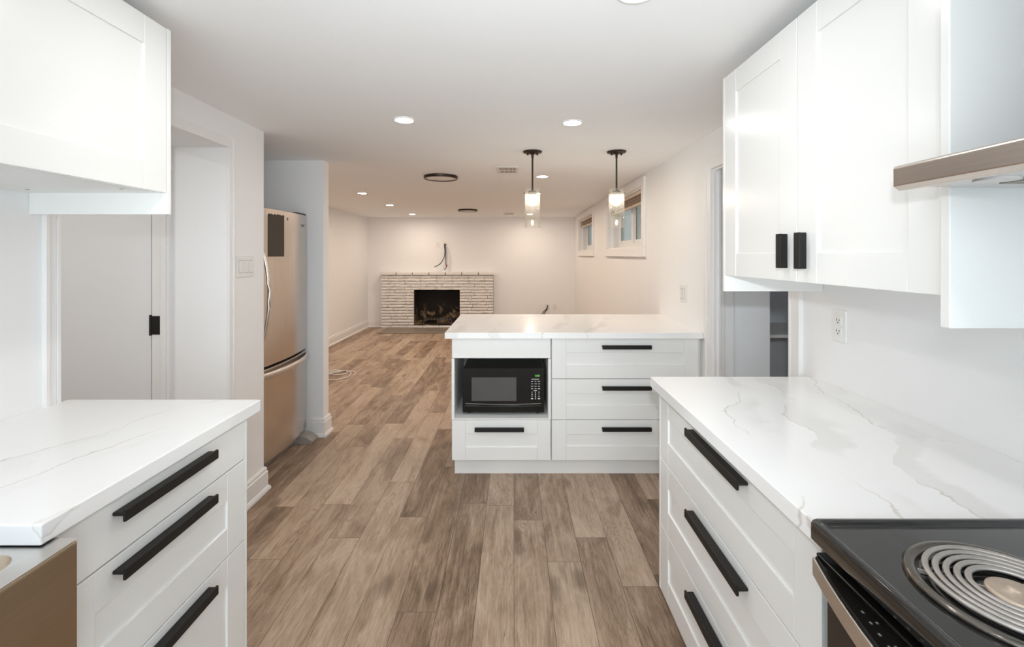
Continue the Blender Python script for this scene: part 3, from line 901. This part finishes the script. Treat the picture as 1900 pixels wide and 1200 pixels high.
# refrigerator
def fridge():
    ya, yb = 2.715, 3.465
    XF = -1.600
    t = thing('refrigerator', 'stainless steel bottom-freezer refrigerator standing in the wall alcove', 'refrigerator', (-1.95, 3.09, 0))
    m = MB(); m.box(-2.30, XF - .03, ya + .004, yb - .004, .035, 1.672); m.build('cabinet_body', simple('fridge_side', (.40, .39, .38), .45), t, .004)
    n = 18
    def face(i):   # softly bowed door face with rounded vertical edges
        s = i / n; y = ya + s * (yb - ya)
        b = .042 * (1 - (2 * s - 1) ** 2)
        edge = min(s, 1 - s) * (yb - ya)
        r = .014
        drop = 0 if edge > r else (r - math.sqrt(max(0, r * r - (r - edge) ** 2)))
        return (XF + .012 + b - drop, y)
    ss = [0, .003, .008, .014, .02] + [k / 20 for k in range(1, 20)] + [.98, .986, .992, .997, 1]
    pts = []
    for s in ss:
        y = ya + s * (yb - ya); b = .036 * (1 - (2 * s - 1) ** 2); edge = min(s, 1 - s) * (yb - ya); r = .014
        drop = 0 if edge > r else (r - math.sqrt(max(0, r * r - (r - edge) ** 2)))
        pts.append((XF + .024 + b - drop, y))
    def door(name, z0, z1):
        mm = MB(); mm.prism([(XF - .028, ya)] + pts + [(XF - .028, yb)], 'z', z0, z1, smooth=False)
        ob = mm.build(name, M['steel'], t, .004, 3)
        for p in ob.data.polygons: p.use_smooth = False
        return ob
    def fx(y):
        s = (y - ya) / (yb - ya); return XF + .024 + .036 * (1 - (2 * s - 1) ** 2)
    d1_ = door('fridge_door', .690, 1.690)
    d2_ = door('freezer_door', .085, .675)
    # vertical bowed handle, near edge
    yh = ya + .085
    m = MB(); hp = []
    for i in range(17):
        s = i / 16; hp.append((fx(yh) + .008 + .048 * math.sin(math.pi * s) ** .8, yh, .84 + .60 * s))
    m.tube(hp, .013, 10, sx=.9, sy=.75); m.build('handle', M['steel_light'], d1_)
    m = MB(); hp = []
    for i in range(21):
        s = i / 20; y = ya + .02 + s * (yb - ya - .04); hp.append((fx(y) + .006 + .032 * math.sin(math.pi * s) ** .7, y, .640))
    m.tube(hp, .021, 10, sx=.45, sy=1.0); m.build('handle', M['steel_light'], d2_)
    # dark sticker with a torn upper edge
    random.seed(3)
    y0, y1, z0, z1 = 2.872, 3.052, 1.383, 1.655
    N = 18
    m = MB(); lo = []; hi = []
    for i in range(N + 1):
        y = y0 + (y1 - y0) * i / N
        lo.append(m.v((fx(y) + .0012, y, z0))); hi.append(m.v((fx(y) + .0012, y, z1 + random.uniform(-.004, .006))))
    for i in range(N): m.f([lo[i], lo[i + 1], hi[i + 1], hi[i]])
    m.build('sticker', M['decal'], d1_)
    def patch(m, y, z, a, b):
        q = [m.v((fx(yy) + .001, yy, zz)) for yy, zz in ((y - a, z - b), (y + a, z - b), (y + a, z + b), (y - a, z + b))]; m.f(q)
    for (y, z, a, b) in ((3.090, 1.395, .004, .006), (2.862, 1.652, .006, .008), (3.086, 1.652, .008, .006)):
        m = MB(); patch(m, y, z, a, b); m.build('label_scrap', M['plastic'], d1_)
    m = MB(); patch(m, 3.098, 1.638, .009, .009); m.build('square_mark', M['etched'], d1_)
    yl = 3.345
    tl = text_mesh('Local', .032, 'logo_lettering', M['etched'], d1_, (fx(yl) + .0015, yl, 1.612), (0, 1, 0), Z3, .0006)
    m = MB(); m.box(XF - .03, XF + .02, yb - .16, yb - .006, 1.6905, 1.705); m.box(XF - .12, XF - .03, yb - .16, yb - .006, 1.6725, 1.705)
    m.build('hinge_cover', M['slot'], t, .003)
    m = MB(); m.box(XF - .05, XF + .004, ya + .01, yb - .01, .028, .078)
    for k in range(3): m.box(XF + .003, XF + .010, ya + .012, yb - .06, .034 + .014 * k, .041 + .014 * k)
    m.build('kick_grille', M['rubber'], t, .001)
    m = MB(); m.prism([(XF - .02, .0), (XF + .115, .0), (XF + .118, .022), (XF + .075, .052), (XF - .02, .075)], 'y', yb - .12, yb - .012); m.build('front_foot', M['rubber'], t, .004)
    for py in (ya + .06, yb - .06): MB().cyl((-2.2, py, 0), .02, 0, .036, 12).build('rear_foot', M['rubber'], t)
fridge()

# ---------------------------------------------------------------- fireplace
def fireplace():
    FY = 8.66; x0, x1, zt = -2.525, -.385, 1.065
    ox0, ox1, oz0, oz1 = -1.895, -1.025, .055, .742
    t = thing('fireplace', 'white painted brick fireplace against the back wall', 'fireplace', (-1.455, 8.74, 0))
    random.seed(11)
    m = MB()
    rows = 18; zh = (zt - .055) / rows
    ym = BACK - .001
    def brick(a, b, z0, z1, dy=0.):
        # rough split face: front corners jittered
        y = FY - dy
        nx = max(2, int((b - a) / .045)); fz = 2
        grid = []
        for k in range(fz + 1):
            rowv = []
            for i in range(nx + 1):
                x = a + (b - a) * i / nx; z = z0 + (z1 - z0) * k / fz
                inset = .0 if 0 < k < fz else .006
                jz = random.uniform(-.0025, .0025) if 0 < i < nx else 0
                rowv.append(m.v((x, y + inset + random.uniform(-.006, .005), z + jz)))
            grid.append(rowv)
        for k in range(fz):
            for i in range(nx): m.f([grid[k][i], grid[k][i + 1], grid[k + 1][i + 1], grid[k + 1][i]])
        bk = [m.v(p) for p in ((a, y + .05, z0), (b, y + .05, z0), (b, y + .05, z1), (a, y + .05, z1))]
        m.f([bk[0], bk[1]] + grid[0][::-1]); m.f(grid[-1] + [bk[2], bk[3]])
        m.f([bk[0]] + [grid[k][0] for k in range(fz + 1)] + [bk[3]]); m.f([bk[1], bk[2]] + [grid[k][-1] for k in range(fz, -1, -1)])
        m.f(bk)
    for r in range(rows):
        z0 = r * zh + .002; z1 = (r + 1) * zh - .0085
        mid = (z0 + z1) / 2
        spans = [(x0, x1)] if (mid > oz1 or mid < oz0) else [(x0, ox0), (ox1, x1)]
        for a, b in spans:
            x = a
            first = random.uniform(.10, .30)
            while x < b - .02:
                L = first if x == a else .305
                e_ = min(x + L, b)
                if b - e_ < .05: e_ = b
                brick(x, e_ - .007, z0, z1, random.uniform(-.003, .004)); x = e_
    m.build('brick_surround', M['brick'], t)
    m = MB()      # mortar backing and body, dark colour standing in for shade in the gaps
    for b in ((x0 + .006, ox0 - .004, FY + .012, ym, 0, zt - .06), (ox1 + .004, x1 - .006, FY + .012, ym, 0, zt - .06), (ox0 - .004, ox1 + .004, FY + .012, ym, oz1 + .004, zt - .06), (ox0 - .004, ox1 + .004, FY + .012, ym - .02, 0, oz0 - .016), (x0 + .01, x1 - .01, FY + .004, ym, zt - .0598, zt - .006)):
        m.box(*b)
    m.build('core', simple('gap_shaded_mortar', (.24, .21, .185), .9), t)
    m = MB()
    n = 7; L = (x1 - x0 + .05) / n
    for k in range(n):
        a = x0 - .025 + k * L
        m.box(a + .009, a + L - .009, FY - .022, ym, zt - .052, zt + random.uniform(-.003, .003))
    m.build('mantel', M['brick'], t, .005)
    # firebox interior, set back into the wall
    m = MB()
    yb = BACK + .26
    m.box(ox0 - .02, ox0, FY + .04, yb, oz0, oz1 + .02); m.box(ox1, ox1 + .02, FY + .04, yb, oz0, oz1 + .02)
    m.box(ox0 - .02, ox1 + .02, yb - .012, yb, oz0, oz1 + .02); m.box(ox0, ox1, FY + .03, yb, oz1, oz1 + .02); m.box(ox0, ox1, FY + .03, yb, oz0 - .015, oz0 + .001)
    m.build('firebox', M['soot'], t)
    g = thing('fire_grate', 'dark iron grate inside the fireplace opening', 'grate', (-1.45, 8.86, oz0))
    m = MB()
    gy0, gy1 = 8.74, 8.98
    for y in (gy0, gy1): m.box(-1.73, -1.19, y - .006, y + .006, .145, .157)
    m.build('rail', M['iron'], g, .001)
    for x in (-1.725, -1.46, -1.195):
        for y in (gy0, gy1):
            m = MB(); m.box(x - .006, x + .006, y - .005, y + .005, oz0 + .001, .147); m.build('leg', M['iron'], g)
    m = MB()
    for k in range(9):
        x = -1.70 + k * .06; m.box(x - .006, x + .006, gy0 - .01, gy1 + .008, .157, .168); m.box(x - .006, x + .006, gy0 - .01, gy0, .160, .195)
    m.build('bar', M['iron'], g, .001)
    tag(MB().box(-2.42, -.50, 8.05, FY - .016, .0005, .014).build('hearth_slab', M['hearth'], None, .004), 'flat brown-grey hearth slab on the floor before the fireplace', 'hearth')
fireplace()

# ---------------------------------------------------------------- plates, outlets, switches
def outlet(label, c, U, W, decora=False, holes=True, group=None):
    """duplex outlet plate centred at c, U to the right on the wall, W off the wall"""
    t = thing('wall_outlet', label, 'outlet', c, group)
    m = MB(); m.X = frame_of(c, U, W); m.box(-.035, .035, 0, .006, -.0575, .0575); m.build('cover_plate', M['plastic'], t, .002)
    for s in (-1, 1):
        zc = s * .0195
        m = MB(); m.X = frame_of(c, U, W)
        if decora: m.box(-.0165, .0165, .005, .0085, zc - .0145, zc + .0145)
        else: m.prism([(-.017, zc - .008), (-.010, zc - .014), (.010, zc - .014), (.017, zc - .008), (.017, zc + .008), (.010, zc + .014), (-.010, zc + .014), (-.017, zc + .008)], 'y', .005, .0085)
        so = m.build('socket', M['plastic'], t, .0008)
        m = MB(); m.X = frame_of(c, U, W)
        m.box(-.008, -.0058, .0086, .0092, zc - .002, zc + .007); m.box(.0058, .008, .0086, .0092, zc - .001, zc + .006)
        m.cyl((0, 0, zc - .007), .0024, .0086, .0092, 10, 'y')
        m.build('slot', M['slot'], so)
    for zz in ((.050, -.050) if decora else (0,)):
        m = MB(); m.X = frame_of(c, U, W); m.cyl((0, 0, zz), .0028, .0055, .0072, 10, 'y'); m.build('screw', M['vent'], t)
    return t
def switch(label, c, U, W, gangs):
    t = thing('light_switch', label, 'switch', c)
    wd = .035 + .023 * (gangs - 1)
    m = MB(); m.X = frame_of(c, U, W); m.box(-wd, wd, 0, .0065, -.0575, .0575); m.build('cover_plate', M['plastic'], t, .002)
    for k in range(gangs):
        u = (k - (gangs - 1) / 2) * .046
        m = MB(); m.X = frame_of(c, U, W)
        m.box(u - .0178, u + .0178, .0055, .0068, -.0345, .0345); m.build('bezel', M['slot'], t)
        m = MB(); m.X = frame_of(c, U, W)
        m.prism([(.006, -.033), (.0075, -.033), (.0105, .033), (.006, .033)], 'x', u - .0168, u + .0168); m.build('rocker', M['plastic'], t, .0008)
    return t
switch('white triple light switch on the left wall before the refrigerator', (XL + .0005, 2.50, 1.330), (0, 1, 0), (1, 0, 0), 3)
switch('white double light switch on the right wall above the island', (XR - .0005, 3.15, 1.125), (0, -1, 0), (-1, 0, 0), 2)
outlet('white rectangular wall outlet above the worktop beside the stove', (XR - .0005, 1.640, 1.137), (0, -1, 0), (-1, 0, 0), True)
BY = BACK - .0005
outlet('white outlet left of the cables above the fireplace', (-1.466, BY, 1.592), (1, 0, 0), (0, -1, 0), group='outlets on the back wall')
outlet('white outlet low on the back wall, farther from the fireplace', (.800, BY, .392), (1, 0, 0), (0, -1, 0), group='outlets on the back wall')
def passplate(label, c):
    t = thing('cable_plate', label, 'cable plate', c, 'cable plates on the back wall')
    m = MB(); m.X = frame_of(c, (1, 0, 0), (0, -1, 0)); m.box(-.035, .035, 0, .006, -.0575, .0575); m.build('cover_plate', M['plastic'], t, .002)
    m = MB(); m.X = frame_of(c, (1, 0, 0), (0, -1, 0)); m.cyl((0, 0, .005), .013, .0055, .0075, 20, 'y'); m.build('opening', M['slot'], t)
passplate('white plate with cables coming out above the fireplace', (-1.325, BY, 1.592))
passplate('white plate with black cables low on the back wall', (.650, BY, .392))
def pt(px, py, d): return ((px - 953) * d / FPX, d, EYE - (py - 473) * d / FPX)
def cable(name, label, px, r, mat, group=None):
    m = MB(); m.tube(px, r, 8, smooth_path=6)
    return tag(m.build(name, mat), label, 'cable', group)
dC = BACK - .03
P = lambda a: [(x * dC / FPX, y_, z) for x, y_, z in a]
cable('hanging_cable', 'black cable curling left above the fireplace', [pt(825, 452, BACK - .008), pt(824.6, 457, dC), pt(825.5, 466, dC), pt(824, 477, dC - .02), pt(818, 488, dC - .04), pt(811, 493, dC - .05), pt(806, 495, dC - .05)], .0075, M['cable_black'], 'cables above the fireplace')
c2 = thing('hanging_cable', 'dark blue-black cable with a red tag hanging above the fireplace', 'cable', pt(827, 452, BACK - .008), 'cables above the fireplace')
m = MB(); m.tube([pt(827, 452, BACK - .010), pt(826.7, 458, dC), pt(826.7, 472, dC - .01), pt(827, 485, dC - .02), pt(828, 494, dC - .03), pt(827, 498, dC - .03), pt(824, 500, dC - .03)], .0075, 8, smooth_path=6); m.build('wire', simple('blue_black_cable', (.05, .05, .085), .4), c2)
m = MB(); q = pt(828.6, 492.5, dC - .025); m.box(q[0] - .012, q[0] + .016, q[1] - .008, q[1] + .008, q[2] - .018, q[2] + .016); m.build('tag', M['red'], c2, .003)
cable('hanging_cable', 'white cable hanging down to the mantel of the fireplace', [pt(827, 454, BACK - .012), pt(829, 459, dC), pt(832, 468, dC), pt(834, 480, dC), pt(834, 492, dC), pt(835.2, 503.5, dC)], .0065, M['cable_white'], 'cables above the fireplace')
for k, dx in enumerate((0, 3.2)):
    cable('wall_cable', ['black cable drooping low on the back wall, outer of two', 'black cable drooping low on the back wall, inner of two'][k], [pt(1016, 566, BACK - .008), pt(1016, 569, dC), pt(1013 + dx * .5, 574, dC - .03), pt(1008 + dx, 579, dC - .05), pt(1006 + dx, 584, dC - .05), pt(1008 + dx, 592, dC - .05)], .008, M['cable_black'], 'cables low on the back wall')
# loose white cable on the floor
m = MB(); pp = []
cx, cy = -2.02, 5.25
random.seed(5)
for i in range(60):
    a = i / 59 * 2 * math.pi * 2.6; r = .155 + .03 * math.sin(a * 1.7) - (.05 if i > 34 else 0)
    pp.append((cx + r * math.cos(a) * 1.05 - (.07 if i > 34 else 0), cy + r * math.sin(a) * 1.1 + (.12 if i > 34 else 0), .006 + .004 * (i % 7) / 7 + (.004 if i > 34 else 0)))
m.tube(pp, .005, 8)
tag(m.build('cable_coil', M['cable_white']), 'loose white cable coiled on the wooden floor past the refrigerator', 'cable')

# ---------------------------------------------------------------- ceiling fittings
def pot(mat, loc, label, group):
    t = thing('recessed_light', label, 'ceiling light', loc, group)
    x, y, z = loc
    m = MB(); m.lathe([(.060, z), (.060, z - .004), (.056, z - .006), (.049, z - .006), (.046, z - .003), (.046, z)], (x, y, 0), 40); m.build('trim_ring', M['plastic'], t)
    m = MB(); m.disc((x, y, z - .0030), .0465, 40); m.build('diffuser', mat, t)
    return t
G1 = 'recessed lights over the kitchen'
GZ = CEIL
k0 = pot(M['pot_cool'], (.322, 2.494, GZ), 'lit recessed light over the floor before the island, right one of the near pair', G1)
dup(k0, (-.588, 2.445, GZ), 'lit flaring recessed light over the walkway, left one of the near pair')
dup(k0, (.341, 1.252, GZ), 'lit recessed light cut by the top edge of the photo')
G2 = 'recessed lights of the far room'
f0 = pot(M['pot_warm'], (.264, 4.20, GZ), 'lit recessed light between the two pendant lamps', G2)
dup(f0, (.27, 5.335, GZ), 'lit recessed light behind the upper glass of the left pendant')
dup(f0, (.28, 6.60, GZ), 'lit recessed light seen through the middle of the left pendant glass')
dup(f0, (.29, 8.07, GZ), 'lit recessed light seen through the lower left pendant glass')
dup(f0, (-1.776, 5.335, GZ), 'nearest lit light of the left row of the far room')
dup(f0, (-1.80, 6.60, GZ), 'middle lit light of the left row of the far room')
dup(f0, (-1.80, 8.07, GZ), 'lit light of the left row closest to the fireplace wall')

def pendant(x, y, label):
    t = thing('pendant_lamp', label, 'pendant lamp', (x, y, CEIL), 'pendant lamps over the island')
    z = CEIL
    m = MB(); m.lathe([(.0001, z - .022), (.012, z - .021), (.020, z - .013), (.060, z - .010), (.067, z - .006), (.067, z - .0005), (.0001, z - .0005)], (x, y, 0), 40); m.build('canopy', M['bronze'], t)
    for s in (-1, 1):
        m = MB(); m.cyl((x + s * .034, y, 0), .006, z - .026, z - .008, 12); m.build('canopy_screw', M['bronze'], t)
    m = MB(); m.cyl((x, y, 0), .0062, 1.842, z - .018, 16); m.cyl((x, y, 0), .0085, z - .045, z - .018, 16); m.build('rod', M['bronze'], t)
    m = MB(); m.lathe([(.0001, 1.842), (.030, 1.842), (.031, 1.838), (.031, 1.812), (.028, 1.810), (.0001, 1.810)], (x, y, 0), 32); m.cyl((x, y, 1.828), .003, -.062, .062, 10, 'x'); m.cyl((x, y, 1.828), .003, -.062, .062, 10, 'y'); m.build('socket', M['bronze'], t)
    m = MB(); m.lathe([(.0001, 1.768), (.010, 1.769), (.021, 1.775), (.028, 1.787), (.029, 1.800), (.026, 1.8095)], (x, y, 0), 28); m.build('bulb', M['bulb'], t)
    R = .0545; h0, h1 = 1.585, 1.858
    m = MB(); m.lathe([(R, h0), (R, h1), (R - .0035, h1), (R - .0035, h0)], (x, y, 0), 48, closed=True); m.build('glass_shade', M['glass'], t)
    return t
pl = pendant(.1325, 3.196, 'clear glass cylinder pendant over the middle of the island')
dup(pl, (.723, 3.196, CEIL), 'clear glass cylinder pendant over the island, nearer the windows')

def ring(loc, label):
    t = thing('disc_light', label, 'ceiling light', loc, 'black-rimmed disc lights')
    x, y, z = loc; R = .155
    m = MB(); m.lathe([(R, z - .0005), (R, z - .022), (R - .003, z - .026), (R - .012, z - .026), (R - .014, z - .022), (R - .014, z - .0005)], (x, y, 0), 56); m.build('rim', M['bronze'], t)
    m = MB(); m.disc((x, y, z - .020), R - .0135, 56); m.build('diffuser', M['ring_diffuser'], t)
    return t
r0 = ring((-.672, 4.20, CEIL), 'larger looking dark-rimmed unlit disc light on the ceiling')
dup(r0, (-.735, 7.30, CEIL), 'small dark-rimmed unlit disc light near the fireplace wall')

def vent(loc, label):
    t = thing('ceiling_vent', label, 'vent', loc, 'ceiling vents')
    x, y, z = loc; a, b = .092, .155
    m = MB()
    for bx in ((x - a, x + a, y - b, y - b + .022), (x - a, x + a, y + b - .022, y + b), (x - a, x - a + .022, y - b + .022, y + b - .022), (x + a - .022, x + a, y - b + .022, y + b - .022)):
        m.box(bx[0], bx[1], bx[2], bx[3], z - .008, z - .0005)
    m.build('frame', M['vent'], t, .002)
    MB().box(x - a + .022, x + a - .022, y - b + .022, y + b - .022, z - .003, z - .0006).build('backing', simple('vent_dark', (.16, .11, .085), .7), t)
    m = MB()
    for k in range(12):
        xx = x - a + .028 + k * (2 * a - .056) / 11
        m.box(xx - .0028, xx + .0028, y - b + .022, y + b - .022, z - .0075, z - .003)
    m.box(x - a + .022, x + a - .022, y - .004, y + .004, z - .0078, z - .003)
    m.build('louvre', M['vent'], t)
    return t
v0 = vent((-.05, 3.883, CEIL), 'white slotted ceiling vent left of the pendant lamp')
dup(v0, (-.085, 7.97, CEIL), 'small looking white ceiling vent close to the back wall')
